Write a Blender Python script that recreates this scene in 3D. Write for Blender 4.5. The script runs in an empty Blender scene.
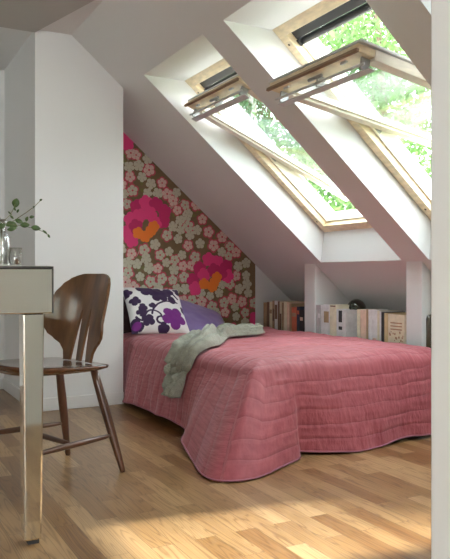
import bpy, bmesh, math, random
from mathutils import Vector, Matrix, noise
random.seed(7)
PI = math.pi
scn = bpy.context.scene
col = scn.collection

# ------------------------------------------------------------------ camera calibration (real metres)
F, YAW, V0, H = 699.5, .4884, 274.28, .79
CC, SS = math.cos(YAW), math.sin(YAW)
def at(u, v, ax, val):
    k = (u-225)/F; d = (SS+k*CC, CC-k*SS, (V0-v)/F)
    t = val/d[0] if ax == 'x' else val/d[1] if ax == 'y' else (val-H)/d[2]
    return Vector((d[0]*t, d[1]*t, H+d[2]*t))
def roof_z(x): return 3.175-.86*x

# ------------------------------------------------------------------ materials
def mat(name, color=(.8,.8,.8), rough=.5, metal=0., bump=0., bscale=40., var=0., vscale=6., sheen=0., coat=0., spec=.5, stretch=None):
    m = bpy.data.materials.new(name); m.use_nodes = True
    nt = m.node_tree; b = nt.nodes['Principled BSDF']
    b.inputs['Base Color'].default_value = (*color, 1); b.inputs['Roughness'].default_value = rough
    b.inputs['Metallic'].default_value = metal; b.inputs['Sheen Weight'].default_value = sheen
    b.inputs['Coat Weight'].default_value = coat; b.inputs['Specular IOR Level'].default_value = spec
    tc = nt.nodes.new('ShaderNodeTexCoord'); src = tc.outputs['Object']
    if stretch:
        mp = nt.nodes.new('ShaderNodeMapping'); mp.inputs['Scale'].default_value = stretch
        nt.links.new(src, mp.inputs[0]); src = mp.outputs[0]
    if var:
        n = nt.nodes.new('ShaderNodeTexNoise'); n.inputs['Scale'].default_value = vscale; n.inputs['Detail'].default_value = 5
        nt.links.new(src, n.inputs['Vector'])
        r = nt.nodes.new('ShaderNodeValToRGB')
        r.color_ramp.elements[0].position = .3; r.color_ramp.elements[1].position = .7
        r.color_ramp.elements[0].color = (*[c*(1-var) for c in color], 1)
        r.color_ramp.elements[1].color = (*[min(1, c*(1+var)) for c in color], 1)
        nt.links.new(n.outputs['Fac'], r.inputs[0]); nt.links.new(r.outputs[0], b.inputs['Base Color'])
    if bump:
        n = nt.nodes.new('ShaderNodeTexNoise'); n.inputs['Scale'].default_value = bscale; n.inputs['Detail'].default_value = 4
        nt.links.new(src, n.inputs['Vector'])
        bp = nt.nodes.new('ShaderNodeBump'); bp.inputs['Strength'].default_value = bump; bp.inputs['Distance'].default_value = .01
        nt.links.new(n.outputs['Fac'], bp.inputs['Height']); nt.links.new(bp.outputs[0], b.inputs['Normal'])
    return m

M = {}
M['paint'] = mat('white_paint', (.79,.805,.80), .6, bump=.03, bscale=60)
M['panel'] = mat('panel_paint', (.74,.74,.73), .55)
M['trim'] = mat('trim_paint', (.80,.80,.79), .4)
M['ceil'] = mat('ceiling_paint', (.765,.775,.765), .7, bump=.02, bscale=50)
M['ceil_shade'] = mat('shaded_ceiling_paint', (.48,.475,.45), .7)  # darker copy of the ceiling paint, standing in for the dim upper left
M['tile'] = mat('roof_tile', (.50,.42,.38), .8, bump=.5, bscale=8, var=.2, vscale=4)
M['pine'] = mat('pine_wood', (.84,.69,.46), .4, var=.16, vscale=5, stretch=(3,3,14), coat=.2)
M['pinewhite'] = mat('pale_sash_wood', (.88,.82,.70), .4, var=.08, vscale=5, stretch=(3,3,14))
M['bead'] = mat('brown_bead', (.30,.19,.11), .5)
M['grey'] = mat('grey_metal', (.42,.42,.42), .35, .6)
M['dark'] = mat('dark_cladding', (.025,.027,.03), .4)
M['alu'] = mat('light_metal', (.66,.67,.68), .4, .1)
M['walnut'] = mat('walnut', (.125,.055,.020), .34, var=.45, vscale=5, stretch=(5,5,.9), coat=.25)
M['walnut_leg'] = mat('walnut_leg', (.085,.035,.017), .3, var=.3, vscale=6, coat=.4)
M['rosew'] = mat('seat_wood', (.10,.04,.018), .25, var=.3, vscale=5, stretch=(6,1,1), coat=.6)
M['mirror'] = mat('antique_mirror', (.86,.845,.76), .07, 1.0)
M['edge'] = mat('dark_edge', (.03,.027,.022), .3, .5)
M['rubber'] = mat('black_foot', (.012,.012,.012), .6)
M['mattress'] = mat('mattress_fabric', (.75,.74,.72), .9)
M['bedbase'] = mat('bed_base', (.03,.022,.02), .7)
M['maroon'] = mat('maroon_fabric', (.035,.010,.012), .85, sheen=.1, bump=.2, bscale=200)
M['purple'] = mat('lilac_fabric', (.20,.14,.34), .55, sheen=.35, bump=.15, bscale=9, var=.08)
M['throw'] = mat('sage_knit', (.33,.33,.265), .95, sheen=.2, bump=.9, bscale=160, var=.18, vscale=30)
M['bark'] = mat('birch_bark', (.62,.58,.52), .8, var=.4, vscale=9)
M['barkd'] = mat('brown_bark', (.12,.085,.06), .9, var=.3)
M['grass'] = mat('grass', (.10,.18,.05), .95, var=.4, vscale=3)
M['plaster'] = mat('outer_plaster', (.7,.68,.64), .9)
M['leafd'] = mat('sprig_leaf', (.045,.085,.018), .45, var=.3, vscale=30)
M['stem'] = mat('sprig_stem', (.13,.13,.05), .6)
M['pages'] = mat('pages', (.74,.70,.60), .8, bump=.4, bscale=200)
M['candle'] = mat('brown_wax', (.22,.10,.04), .5)
M['chrome'] = mat('chrome', (.75,.75,.74), .12, 1.0)
M['screw'] = mat('screw', (.08,.05,.03), .5, .5)
M['amber'] = mat('amber_ceramic', (.055,.035,.018), .25, var=.4, vscale=30, stretch=(1,1,.2), coat=.5)

def leaf_mat(name, c):
    m = mat(name, c, .5, var=.35, vscale=2.)
    b = m.node_tree.nodes['Principled BSDF']; nt = m.node_tree
    tr = nt.nodes.new('ShaderNodeBsdfTranslucent'); tr.inputs[0].default_value = (c[0]*1.1, c[1]*1.5, c[2]*1.1, 1)
    mx = nt.nodes.new('ShaderNodeMixShader'); mx.inputs[0].default_value = .45
    out = nt.nodes['Material Output']
    nt.links.new(b.outputs[0], mx.inputs[1]); nt.links.new(tr.outputs[0], mx.inputs[2]); nt.links.new(mx.outputs[0], out.inputs[0])
    return m
M['leaf1'] = leaf_mat('birch_leaves', (.10,.16,.055)); M['leaf2'] = leaf_mat('green_leaves', (.05,.095,.035))

def glass_mat(name, tint=(.93,.97,.98), base=.05, rough=0., slope=.6):
    m = bpy.data.materials.new(name); m.use_nodes = True; nt = m.node_tree
    nt.nodes.remove(nt.nodes['Principled BSDF'])
    t = nt.nodes.new('ShaderNodeBsdfTransparent'); t.inputs[0].default_value = (*tint, 1)
    g = nt.nodes.new('ShaderNodeBsdfGlossy'); g.inputs['Roughness'].default_value = rough
    fr = nt.nodes.new('ShaderNodeFresnel'); fr.inputs[0].default_value = 1.5
    ad = nt.nodes.new('ShaderNodeMath'); ad.operation = 'MULTIPLY_ADD'; ad.inputs[1].default_value = slope; ad.inputs[2].default_value = base; ad.use_clamp = True
    mx = nt.nodes.new('ShaderNodeMixShader')
    nt.links.new(fr.outputs[0], ad.inputs[0]); nt.links.new(ad.outputs[0], mx.inputs[0])
    nt.links.new(t.outputs[0], mx.inputs[1]); nt.links.new(g.outputs[0], mx.inputs[2])
    nt.links.new(mx.outputs[0], nt.nodes['Material Output'].inputs[0])
    return m
M['pane'] = glass_mat('window_glass', (.90,.945,.95), .18, slope=.22)
M['crystal'] = glass_mat('crystal_glass', (.93,.94,.93), .14, .03)
M['tumbler'] = glass_mat('tumbler_glass', (.97,.98,.97), .05, slope=.45)
M['greenglass'] = mat('green_glass', (.018,.022,.008), .06, coat=1.)

# oak strip floor
def floor_mat():
    m = bpy.data.materials.new('oak_strip_floor'); m.use_nodes = True; nt = m.node_tree; N = nt.nodes; L = nt.links
    b = N['Principled BSDF']
    tc = N.new('ShaderNodeTexCoord'); sp = N.new('ShaderNodeSeparateXYZ'); L.new(tc.outputs['Object'], sp.inputs[0])
    cb = N.new('ShaderNodeCombineXYZ'); L.new(sp.outputs['Y'], cb.inputs['X']); L.new(sp.outputs['X'], cb.inputs['Y'])
    br = N.new('ShaderNodeTexBrick'); L.new(cb.outputs[0], br.inputs['Vector'])
    br.offset = .37; br.offset_frequency = 2; br.squash = 1.
    br.inputs['Color1'].default_value = (0,0,0,1); br.inputs['Color2'].default_value = (1,1,1,1); br.inputs['Mortar'].default_value = (.5,.5,.5,1)
    br.inputs['Scale'].default_value = 1.; br.inputs['Mortar Size'].default_value = .0007; br.inputs['Mortar Smooth'].default_value = .1
    br.inputs['Bias'].default_value = 0.; br.inputs['Brick Width'].default_value = .47; br.inputs['Row Height'].default_value = .069
    rp = N.new('ShaderNodeValToRGB'); L.new(br.outputs['Color'], rp.inputs[0])
    e = rp.color_ramp.elements; e[0].color = (.25,.115,.034,1); e[1].color = (.54,.335,.16,1)
    k = rp.color_ramp.elements.new(.5); k.color = (.39,.22,.09,1)
    # cathedral grain: per strip offset rings stretched along the strip
    mul = N.new('ShaderNodeVectorMath'); mul.operation = 'MULTIPLY'; mul.inputs[1].default_value = (.9, 14., 1.); L.new(cb.outputs[0], mul.inputs[0])
    off = N.new('ShaderNodeVectorMath'); off.operation = 'MULTIPLY_ADD'; L.new(br.outputs['Color'], off.inputs[0]); off.inputs[1].default_value = (37., 19., 7.); L.new(mul.outputs[0], off.inputs[2])
    wv = N.new('ShaderNodeTexNoise'); wv.inputs['Scale'].default_value = 1.6; wv.inputs['Detail'].default_value = 1.5; L.new(off.outputs[0], wv.inputs['Vector'])
    ml = N.new('ShaderNodeMath'); ml.operation = 'MULTIPLY'; ml.inputs[1].default_value = 26.; L.new(wv.outputs['Fac'], ml.inputs[0])
    fr = N.new('ShaderNodeMath'); fr.operation = 'PINGPONG'; fr.inputs[1].default_value = 1.; L.new(ml.outputs[0], fr.inputs[0])
    gr = N.new('ShaderNodeValToRGB'); L.new(fr.outputs[0], gr.inputs[0]); gr.color_ramp.elements[0].color = (.50,.42,.34,1); gr.color_ramp.elements[1].color = (1,1,1,1); gr.color_ramp.elements[1].position = .45
    fn = N.new('ShaderNodeTexNoise'); fn.inputs['Scale'].default_value = 8; fn.inputs['Detail'].default_value = 6; L.new(off.outputs[0], fn.inputs['Vector'])
    mx = N.new('ShaderNodeMixRGB'); mx.blend_type = 'MULTIPLY'; mx.inputs[0].default_value = .75; L.new(rp.outputs[0], mx.inputs[1]); L.new(gr.outputs[0], mx.inputs[2])
    m2 = N.new('ShaderNodeMixRGB'); m2.blend_type = 'MULTIPLY'; m2.inputs[0].default_value = .35; L.new(mx.outputs[0], m2.inputs[1]); L.new(fn.outputs['Fac'], m2.inputs[2])
    m3 = N.new('ShaderNodeMixRGB'); m3.inputs[2].default_value = (.10,.055,.025,1); L.new(br.outputs['Fac'], m3.inputs[0]); L.new(m2.outputs[0], m3.inputs[1])
    L.new(m3.outputs[0], b.inputs['Base Color'])
    b.inputs['Roughness'].default_value = .30; b.inputs['Coat Weight'].default_value = .15; b.inputs['Coat Roughness'].default_value = .25
    return m
M['floor'] = floor_mat()

# quilted coverlet, seams follow the cloth's own UV
def quilt_mat():
    m = bpy.data.materials.new('pink_quilt'); m.use_nodes = True; nt = m.node_tree; N = nt.nodes; L = nt.links
    b = N['Principled BSDF']
    tc = N.new('ShaderNodeTexCoord')
    nz = N.new('ShaderNodeTexNoise'); nz.inputs['Scale'].default_value = 5.; nz.inputs['Detail'].default_value = 3; L.new(tc.outputs['UV'], nz.inputs['Vector'])
    ad = N.new('ShaderNodeVectorMath'); ad.operation = 'MULTIPLY_ADD'; ad.inputs[1].default_value = (.07,.05,0); L.new(nz.outputs['Color'], ad.inputs[0]); L.new(tc.outputs['UV'], ad.inputs[2])
    sp = N.new('ShaderNodeSeparateXYZ'); L.new(ad.outputs[0], sp.inputs[0])
    hs = []
    for ax, pitch in (('X', .17), ('Y', .078)):
        mu = N.new('ShaderNodeMath'); mu.operation = 'PINGPONG'; mu.inputs[1].default_value = pitch/2; L.new(sp.outputs[ax], mu.inputs[0])
        di = N.new('ShaderNodeMath'); di.operation = 'DIVIDE'; di.inputs[1].default_value = .017; di.use_clamp = True; L.new(mu.outputs[0], di.inputs[0])
        sm = N.new('ShaderNodeMath'); sm.operation = 'POWER'; sm.inputs[1].default_value = .6; L.new(di.outputs[0], sm.inputs[0])
        hs.append(sm)
    wk = N.new('ShaderNodeMath'); wk.operation = 'MULTIPLY_ADD'; wk.inputs[1].default_value = .3; wk.inputs[2].default_value = .7; L.new(hs[0].outputs[0], wk.inputs[0])
    mn = N.new('ShaderNodeMath'); mn.operation = 'MINIMUM'; L.new(wk.outputs[0], mn.inputs[0]); L.new(hs[1].outputs[0], mn.inputs[1])
    # crinkles across the channels
    mp = N.new('ShaderNodeMapping'); mp.inputs['Scale'].default_value = (60, 16, 1); L.new(tc.outputs['UV'], mp.inputs[0])
    cr = N.new('ShaderNodeTexNoise'); cr.inputs['Scale'].default_value = 1.; cr.inputs['Detail'].default_value = 3; L.new(mp.outputs[0], cr.inputs['Vector'])
    ma = N.new('ShaderNodeMath'); ma.operation = 'MULTIPLY_ADD'; ma.inputs[1].default_value = 1.5; L.new(cr.outputs['Fac'], ma.inputs[0]); L.new(mn.outputs[0], ma.inputs[2])
    bp = N.new('ShaderNodeBump'); bp.inputs['Strength'].default_value = .65; bp.inputs['Distance'].default_value = .004
    L.new(ma.outputs[0], bp.inputs['Height']); L.new(bp.outputs[0], b.inputs['Normal'])
    rp = N.new('ShaderNodeValToRGB'); L.new(cr.outputs['Fac'], rp.inputs[0])
    rp.color_ramp.elements[0].position = .3; rp.color_ramp.elements[0].color = (.36,.066,.085,1)
    rp.color_ramp.elements[1].position = .7; rp.color_ramp.elements[1].color = (.47,.108,.13,1)
    mx = N.new('ShaderNodeMixRGB'); mx.blend_type = 'MULTIPLY'; mx.inputs[0].default_value = .10; L.new(rp.outputs[0], mx.inputs[1]); L.new(mn.outputs[0], mx.inputs[2])  # seam grooves darkened in the base colour as painted crease shade
    L.new(mx.outputs[0], b.inputs['Base Color']); b.inputs['Roughness'].default_value = .6; b.inputs['Specular IOR Level'].default_value = .5
    b.inputs['Sheen Weight'].default_value = .3; b.inputs['Sheen Roughness'].default_value = .5; b.inputs['Sheen Tint'].default_value = (1,.80,.86,1)
    return m
M['quilt'] = quilt_mat()
M['hem'] = mat('hem_binding', (.42,.16,.22), .8)

def attr_mat(name, attr, rough=.8):
    m = mat(name, (.8,.8,.8), rough, bump=.15, bscale=250, sheen=.1)
    a = m.node_tree.nodes.new('ShaderNodeAttribute'); a.attribute_name = attr
    m.node_tree.links.new(a.outputs['Color'], m.node_tree.nodes['Principled BSDF'].inputs['Base Color'])
    return m

# ------------------------------------------------------------------ object helpers
def tag(o, label=None, cat=None, group=None, kind=None):
    if label: o['label'] = label
    if cat: o['category'] = cat
    if group: o['group'] = group
    if kind: o['kind'] = kind
    return o
def empty(name, loc=(0,0,0), rz=0):
    o = bpy.data.objects.new(name, None); o.location = loc; o.rotation_euler = (0,0,rz); o.empty_display_size = .05
    col.objects.link(o); return o
def thing(name, label, cat, loc=(0,0,0), rz=0, group=None):
    return tag(empty(name, loc, rz), label, cat, group)
def obj(name, bm, mats, parent=None, smooth=False, bevel=0., recalc=True):
    if recalc: bmesh.ops.recalc_face_normals(bm, faces=bm.faces[:])
    me = bpy.data.meshes.new(name); bm.to_mesh(me); bm.free()
    if not isinstance(mats, (list, tuple)): mats = [mats]
    for m in mats: me.materials.append(m)
    if smooth:
        for p in me.polygons: p.use_smooth = True
    o = bpy.data.objects.new(name, me); col.objects.link(o)
    if parent: o.parent = parent
    if bevel:
        b = o.modifiers.new('bevel', 'BEVEL'); b.width = bevel; b.segments = 2; b.limit_method = 'ANGLE'
    return o
def box(bm, a, b, mi=0, xf=None):
    x0,y0,z0 = a; x1,y1,z1 = b
    vs = [Vector(p) for p in ((x0,y0,z0),(x1,y0,z0),(x1,y1,z0),(x0,y1,z0),(x0,y0,z1),(x1,y0,z1),(x1,y1,z1),(x0,y1,z1))]
    if xf: vs = [xf(p) for p in vs]
    vs = [bm.verts.new(p) for p in vs]
    for f in ((0,3,2,1),(4,5,6,7),(0,1,5,4),(1,2,6,5),(2,3,7,6),(3,0,4,7)):
        fc = bm.faces.new([vs[i] for i in f]); fc.material_index = mi
def prism(bm, poly, y0, y1, mi=0):          # poly of (x,z), extruded along Y
    a = [bm.verts.new((x,y0,z)) for x,z in poly]; b = [bm.verts.new((x,y1,z)) for x,z in poly]
    n = len(poly); fs = [bm.faces.new(a), bm.faces.new(b[::-1])]
    for i in range(n): fs.append(bm.faces.new((a[i], b[i], b[(i+1)%n], a[(i+1)%n])))
    for f in fs: f.material_index = mi
    return fs
def tube(bm, pts, radii, seg=12, cap=True, mi=0):
    pts = [Vector(p) for p in pts]
    if not isinstance(radii, (list, tuple)): radii = [radii]*len(pts)
    rings = []; up = None
    for i, p in enumerate(pts):
        t = (pts[min(i+1,len(pts)-1)]-pts[max(i-1,0)]).normalized()
        if up is None:
            up = t.orthogonal().normalized()
        up = (up - t*up.dot(t)).normalized(); w = t.cross(up)
        rings.append([bm.verts.new(p+(up*math.cos(2*PI*k/seg)+w*math.sin(2*PI*k/seg))*radii[i]) for k in range(seg)])
    for a, b in zip(rings, rings[1:]):
        for k in range(seg):
            f = bm.faces.new((a[k], a[(k+1)%seg], b[(k+1)%seg], b[k])); f.material_index = mi
    if cap:
        bm.faces.new(rings[0][::-1]).material_index = mi; bm.faces.new(rings[-1]).material_index = mi
def lathe(bm, prof, c=(0,0), seg=32, ripple=0., mi=0):
    rings = []
    for r, z in prof:
        rings.append([bm.verts.new((c[0]+(r*(1+ripple*math.cos(8*2*PI*k/seg)))*math.cos(2*PI*k/seg), c[1]+(r*(1+ripple*math.cos(8*2*PI*k/seg)))*math.sin(2*PI*k/seg), z)) for k in range(seg)])
    for a, b in zip(rings, rings[1:]):
        for k in range(seg): bm.faces.new((a[k], a[(k+1)%seg], b[(k+1)%seg], b[k])).material_index = mi
    if prof[0][0] > .0005: bm.faces.new(rings[0][::-1])
    if prof[-1][0] > .0005: bm.faces.new(rings[-1])
BM = bmesh.new

# ================================================================== THE ROOM
XB, YB, YG, YE = .9215, 4.0587, 4.565, 4.98      # closet face, gable wall, far end wall
XBR = 1.454
XL, YR, ZC, XR = -1.9, -3.2, 2.199, 3.15
XK = 2.69                                          # face of the knee wall niches
XS = 1.1344
bm = BM(); box(bm, (XL-.15, YR-.15, -.2), (XR+.2, YE+.2, 0)); tag(obj('floor', bm, M['floor']), kind='structure')
# flat ceiling; thin added slab on the left has shade put into its colour
bm = BM(); box(bm, (XL-.15, YR-.15, ZC), (XS, YE+.2, ZC+.25)); tag(obj('ceiling', bm, M['ceil']), kind='structure')
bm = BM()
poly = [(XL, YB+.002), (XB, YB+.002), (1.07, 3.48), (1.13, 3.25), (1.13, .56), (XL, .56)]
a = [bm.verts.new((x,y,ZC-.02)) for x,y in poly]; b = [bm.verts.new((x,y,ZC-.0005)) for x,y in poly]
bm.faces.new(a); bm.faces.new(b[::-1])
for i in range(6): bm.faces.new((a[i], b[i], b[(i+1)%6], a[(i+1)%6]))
tag(obj('ceiling', bm, M['ceil_shade']), kind='structure')
# roof slope as closed prisms, open at the three roof windows
CS, SN = math.cos(math.atan(.86)), math.sin(math.atan(.86))
def outer_z(x): return roof_z(x)+.385
WT = (1.71, 1.92); WB = (2.707, 1.063)             # window frame inner plane, top and bottom
TOPX, BOTX = 1.456, 2.683
TO = (WT[0]+.11*SN, WT[1]+.11*CS); BO = (WB[0]+.11*SN, WB[1]+.11*CS)
wins = [(2.965, 3.723), (1.985, 2.757), (1.02, 1.78)]
bm = BM()
full = [(XS,roof_z(XS)), (XR+.5,roof_z(XR+.5)), (XR+.5,outer_z(XR+.5)), (XS,outer_z(XS))]
edges = [YR-.15]
for y0, y1 in wins[::-1]: edges += [y0, y1]
edges.append(YE+.2)
for i in range(len(edges)-1):
    y0, y1 = edges[i], edges[i+1]
    if i % 2 == 0: prism(bm, full, y0, y1)
    else:
        prism(bm, [(XS,roof_z(XS)), (TOPX,roof_z(TOPX)), WT, TO, (TO[0], outer_z(TO[0])), (XS,outer_z(XS))], y0, y1)
        prism(bm, [(BOTX,roof_z(BOTX)), (XR+.5,roof_z(XR+.5)), (XR+.5,outer_z(XR+.5)), (BO[0],outer_z(BO[0])), BO, WB], y0, y1)
bmesh.ops.recalc_face_normals(bm, faces=bm.faces[:])
for f in bm.faces:
    if f.normal.x > .5 and f.normal.z > .5: f.material_index = 1
    if f.normal.x > .9 and f.calc_center_median().x > 3: f.material_index = 1
tag(obj('ceiling', bm, [M['ceil'], M['tile']]), kind='structure')
# closet block: panelled side + front face
bm = BM()
prism(bm, [(XB,0), (XBR,0), (XBR,roof_z(XBR)-.0005), (XS,ZC-.0005), (XB,ZC-.0005)], YB, YE)
tag(obj('wall_closet', bm, M['paint']), kind='structure')
# far end wall and shell
bm = BM(); box(bm, (XL, YE, 0), (XBR, YE+.15, ZC-.001)); tag(obj('wall_back', bm, M['panel']), kind='structure')
bm = BM(); box(bm, (XL-.15, YR, 0), (XL, YE, ZC-.001)); tag(obj('wall_left', bm, M['paint']), kind='structure')
# wall behind the camera with an opening added for the fill light
bm = BM()
for a_, b_ in (((XL,0),(-1.3,ZC)), ((.9,0),(XR,ZC)), ((-1.3,0),(.9,.7)), ((-1.3,2.0),(.9,ZC))):
    box(bm, (a_[0],YR-.15,a_[1]), (b_[0],YR,b_[1]-.001))
tag(obj('wall_rear', bm, M['paint']), kind='structure')
w4 = tag(empty('window_4', (-.2, YR-.1, .7)), kind='structure')  # unseen window, added to go with the fill light
bm = BM()
for x in (-1.1, -.03, 1.04): box(bm, (x,-.03,0), (x+.06,.03,1.3))
for z in (0, 1.24): box(bm, (-1.1,-.03,z), (1.1,.03,z+.06))
obj('window_frame', bm, M['trim'], w4)
# outer wall behind the niches
bm = BM(); box(bm, (XR,YR,-3), (XR+.15,YE+.2,roof_z(XR+.15)-.001)); tag(obj('wall_right', bm, [M['paint']]), kind='structure')
# foreground partition the camera looks past
bm = BM()
prism(bm, [(.537,0), (XR-.001,0), (XR-.001,roof_z(XR)-.002), (XS,roof_z(XS)-.002), (.537,ZC-.002)], .43, .55)
tag(obj('wall_partition', bm, M['paint'], bevel=.003), kind='structure')
# baseboards with a small cap bevel
def skirt(name, pts):
    bm = BM()
    for (x0,y0,x1,y1) in pts: box(bm, (x0,y0,0), (x1,y1,.075))
    tag(obj(name, bm, M['trim'], bevel=.004), kind='structure')
skirt('baseboard_closet', [(XB-.012,YB-.012,XBR,YB)])
skirt('baseboard_closet_side', [(XB-.012,YB,XB,YE-.001)])
skirt('baseboard_back', [(XL,YE-.012,XB-.013,YE)])
skirt('baseboard_left', [(XL,YR,XL+.012,YE-.013)])

# ------------------------------------------------------------------ gable wall with printed wallpaper
M['wp_base'] = mat('wallpaper_olive', (.20,.135,.07), .8, var=.12, vscale=20)
M['wp_sage'] = mat('wallpaper_sage', (.58,.57,.44), .8)
M['wp_rose'] = mat('wallpaper_rose', (.58,.09,.13), .8)
M['wp_pale'] = mat('wallpaper_palepink', (.72,.52,.46), .8)
M['wp_pink'] = mat('wallpaper_pink', (.85,.07,.25), .8)
M['wp_orange'] = mat('wallpaper_orange', (.95,.25,.04), .8)
M['wp_moss'] = mat('wallpaper_moss', (.19,.18,.06), .8)
M['wp_red'] = mat('wallpaper_crimson', (.62,.035,.16), .8)
bm = BM()
prism(bm, [(XBR-.0,0), (XR-.001,0), (XR-.001,roof_z(XR)-.001), (XBR,roof_z(XBR)-.001)], YG, YG+.15)
for f in bm.faces: f.material_index = 8          # plain painted body
WX1 = XK-.006
def wpoly(pts, d, mi):
    vs = [bm.verts.new((x, YG-d, z)) for x, z in pts]
    f = bm.faces.new(vs); f.material_index = mi
    if f.normal.y > 0: f.normal_flip()
wpoly([(XBR,0), (WX1,0), (WX1,roof_z(WX1)-.002), (XBR,roof_z(XBR)-.002)], .0008, 0)
def inside(x, z, r): return x > XBR+.001 and x+r < WX1 and z+r*1.35 < roof_z(x)-.0 and z > .2
def clip(p):   # keep a print point on the papered surface
    x, z = p; x = min(max(x, XBR), WX1-.001); return (x, min(z, roof_z(x)-.003))
FC = [0]
def flower(x, z, R, rot, d, mi, n=5, depth=.26):
    FC[0] += 1; d += (FC[0]%97)*.000003+(.00003*(FC[0]%31) if mi in (4,5,7) else 0)
    pts = []
    for k in range(n*8):
        t = 2*PI*k/(n*8); r = R*(1-depth+depth*abs(math.cos(n*t/2))**.7)
        pts.append(clip((x+r*math.cos(t+rot), z+r*math.sin(t+rot))))
    cx, cz = clip((x, z)); c = bm.verts.new((cx, YG-d, cz)); vs = [bm.verts.new((a, YG-d, b)) for a, b in pts]
    for i in range(len(vs)):
        try: bm.faces.new((c, vs[i], vs[(i+1)%len(vs)])).material_index = mi
        except ValueError: pass
def cw(u, v): p = at(u, v, 'y', YG); return p.x, p.z
px = [(130.7,153),(136,155),(138.7,165.5),(149,170),(130,177),(142,177),(162,183),(132.5,190.5),(147.5,193),(167,194),(173,201),(185,205),(188,213.5),(147.5,159),(127,204),
(197,230),(208.5,232),(188,245.6),(200,243.6),(213.5,245.6),(195,257),(182,255),(183,266),(184,277),(222,237),(230,246.5),(236,252.5),(246,263),(236,276),(230,284),(239,289),(222,284),(219,293),(200.6,293),(192,300),(201.6,301.7),(212,306.6),(224,302.7),(232,298.7),(242,301.7),(248,293),(236,316.5),(245,312.5),(254,303),(245,322),(216,313.5),
(131.5,253.4),(137,264),(146,259),(140,276.7),(128,273),(155,244.5),(160,255),(167,235.5),(172.6,226.6),(169,251.6),(178,239),(174,269.5),(162,278.5),(172.6,280),(185,289),(196,205),(187,216),(158,287),(149,268)]
flowers = [cw(u, v) for u, v in px]
rnd = random.Random(11)
A = [(75,215),(100,203),(128,208),(152,228),(58,250),(148,255),(52,285),(82,240),(112,235),(125,262),(60,308),(72,270)]
pinks = [cw(110+x/2.795, 130+y/2.795) for x, y in A]
B = [(275,362),(250,388),(300,370),(325,382),(232,420),(328,408),(238,443),(262,405),(290,392),(310,400)]
pinks += [cw(110+x/2.795, 130+y/2.795) for x, y in B]
pinks += [cw(255,318), cw(250,330), cw(127,143), cw(126,134), cw(256,334)]
orange = [cw(110+x/2.795, 130+y/2.795) for x, y in ((78,288),(98,298),(122,270),(112,284),(262,430),(285,438),(298,412),(292,424))]
for k in range(6000):   # the rest of the repeat, below and behind the bed
    x = rnd.uniform(XBR, WX1-.03); z = rnd.uniform(.2, roof_z(x)-.05)
    if all((x-a)**2+(z-b)**2 > .064**2 for a, b in flowers+pinks+orange): flowers.append((x, z))
for x, z in flowers:                                  # moss leaves peeping out between
    if rnd.random() < .7:
        a0 = rnd.uniform(0, 2*PI); L_ = .045; w = .016; cx, cz = x+.038*math.cos(a0), z+.038*math.sin(a0)
        pts = [clip((cx+L_*s*math.cos(a0)-w*q*math.sin(a0), cz+L_*s*math.sin(a0)+w*q*math.cos(a0))) for s, q in ((-.5,0),(-.1,.8),(.2,.8),(.6,0),(.2,-.8),(-.1,-.8))]
        try: wpoly(pts, .0012, 6)
        except ValueError: pass
for i, (x, z) in enumerate(flowers):
    R = rnd.uniform(.034, .042); rot = rnd.uniform(0, 2*PI); rose = rnd.random() < .5
    if rose: flower(x, z, R*1.28, rot, .0015, 2)
    flower(x, z, R, rot, .0018, 3 if rose and rnd.random() < .55 else 1)
    if rose: flower(x, z, R*.2, rot, .0022, 2)
    for k in range(5):                                # fine petal lines
        t = rot+2*PI*k/5+.63; r0, r1 = R*.25, R*.7
        p = [(x+r0*math.cos(t), z+r0*math.sin(t)), (x+r1*math.cos(t+.05), z+r1*math.sin(t+.05)), (x+r1*math.cos(t-.05), z+r1*math.sin(t-.05))]
        try: wpoly([clip(q) for q in p], .0021, 0)
        except ValueError: pass
for x, z in pinks:
    flower(x, z, .054, rnd.uniform(0, 6), .0024, 4 if rnd.random() < .6 else 7, depth=.2)
for x, z in orange: flower(x, z, .043, rnd.uniform(0, 6), .0046, 5, depth=.2)
for u, v in ((128,163),(136,258),(180,282),(176,205),(228,240),(213,275),(150,282)):    # sprays of thin stalks
    x, z = cw(u, v)
    for k in range(7):
        t = rnd.uniform(0, 2*PI); L_ = rnd.uniform(.04,.07)
        p = [(x, z), (x+L_*math.cos(t-.03), z+L_*math.sin(t-.03)), (x+L_*math.cos(t+.03), z+L_*math.sin(t+.03))]
        try: wpoly([clip(q) for q in p], .0023, 1)
        except ValueError: pass
tag(obj('wall_gable', bm, [M['wp_base'], M['wp_sage'], M['wp_rose'], M['wp_pale'], M['wp_pink'], M['wp_orange'], M['wp_moss'], M['wp_red'], M['paint']], recalc=False), kind='structure')

# ------------------------------------------------------------------ knee wall niches: low wall, shelf deck, posts
SH = .305
bm = BM(); box(bm, (XK+.02,.56,0), (XK+.06,YG-.001,SH-.02)); tag(obj('wall_knee', bm, M['paint']), kind='structure')
bm = BM(); box(bm, (XK,.56,SH-.02), (XR-.002,YG-.001,SH)); tag(obj('trim_1', bm, M['trim'], bevel=.002), kind='structure')
for i, (y0, y1) in enumerate(((3.80,3.92),(2.815,2.935),(1.83,1.95),(.85,.96))):
    bm = BM(); x1 = XR-.003
    prism(bm, [(XK,SH), (x1,SH), (x1,roof_z(x1)-.001), (XK,roof_z(XK)-.001)], y0, y1)
    tag(obj('trim_%d' % (i+2), bm, M['paint'], bevel=.003), kind='structure')

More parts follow.
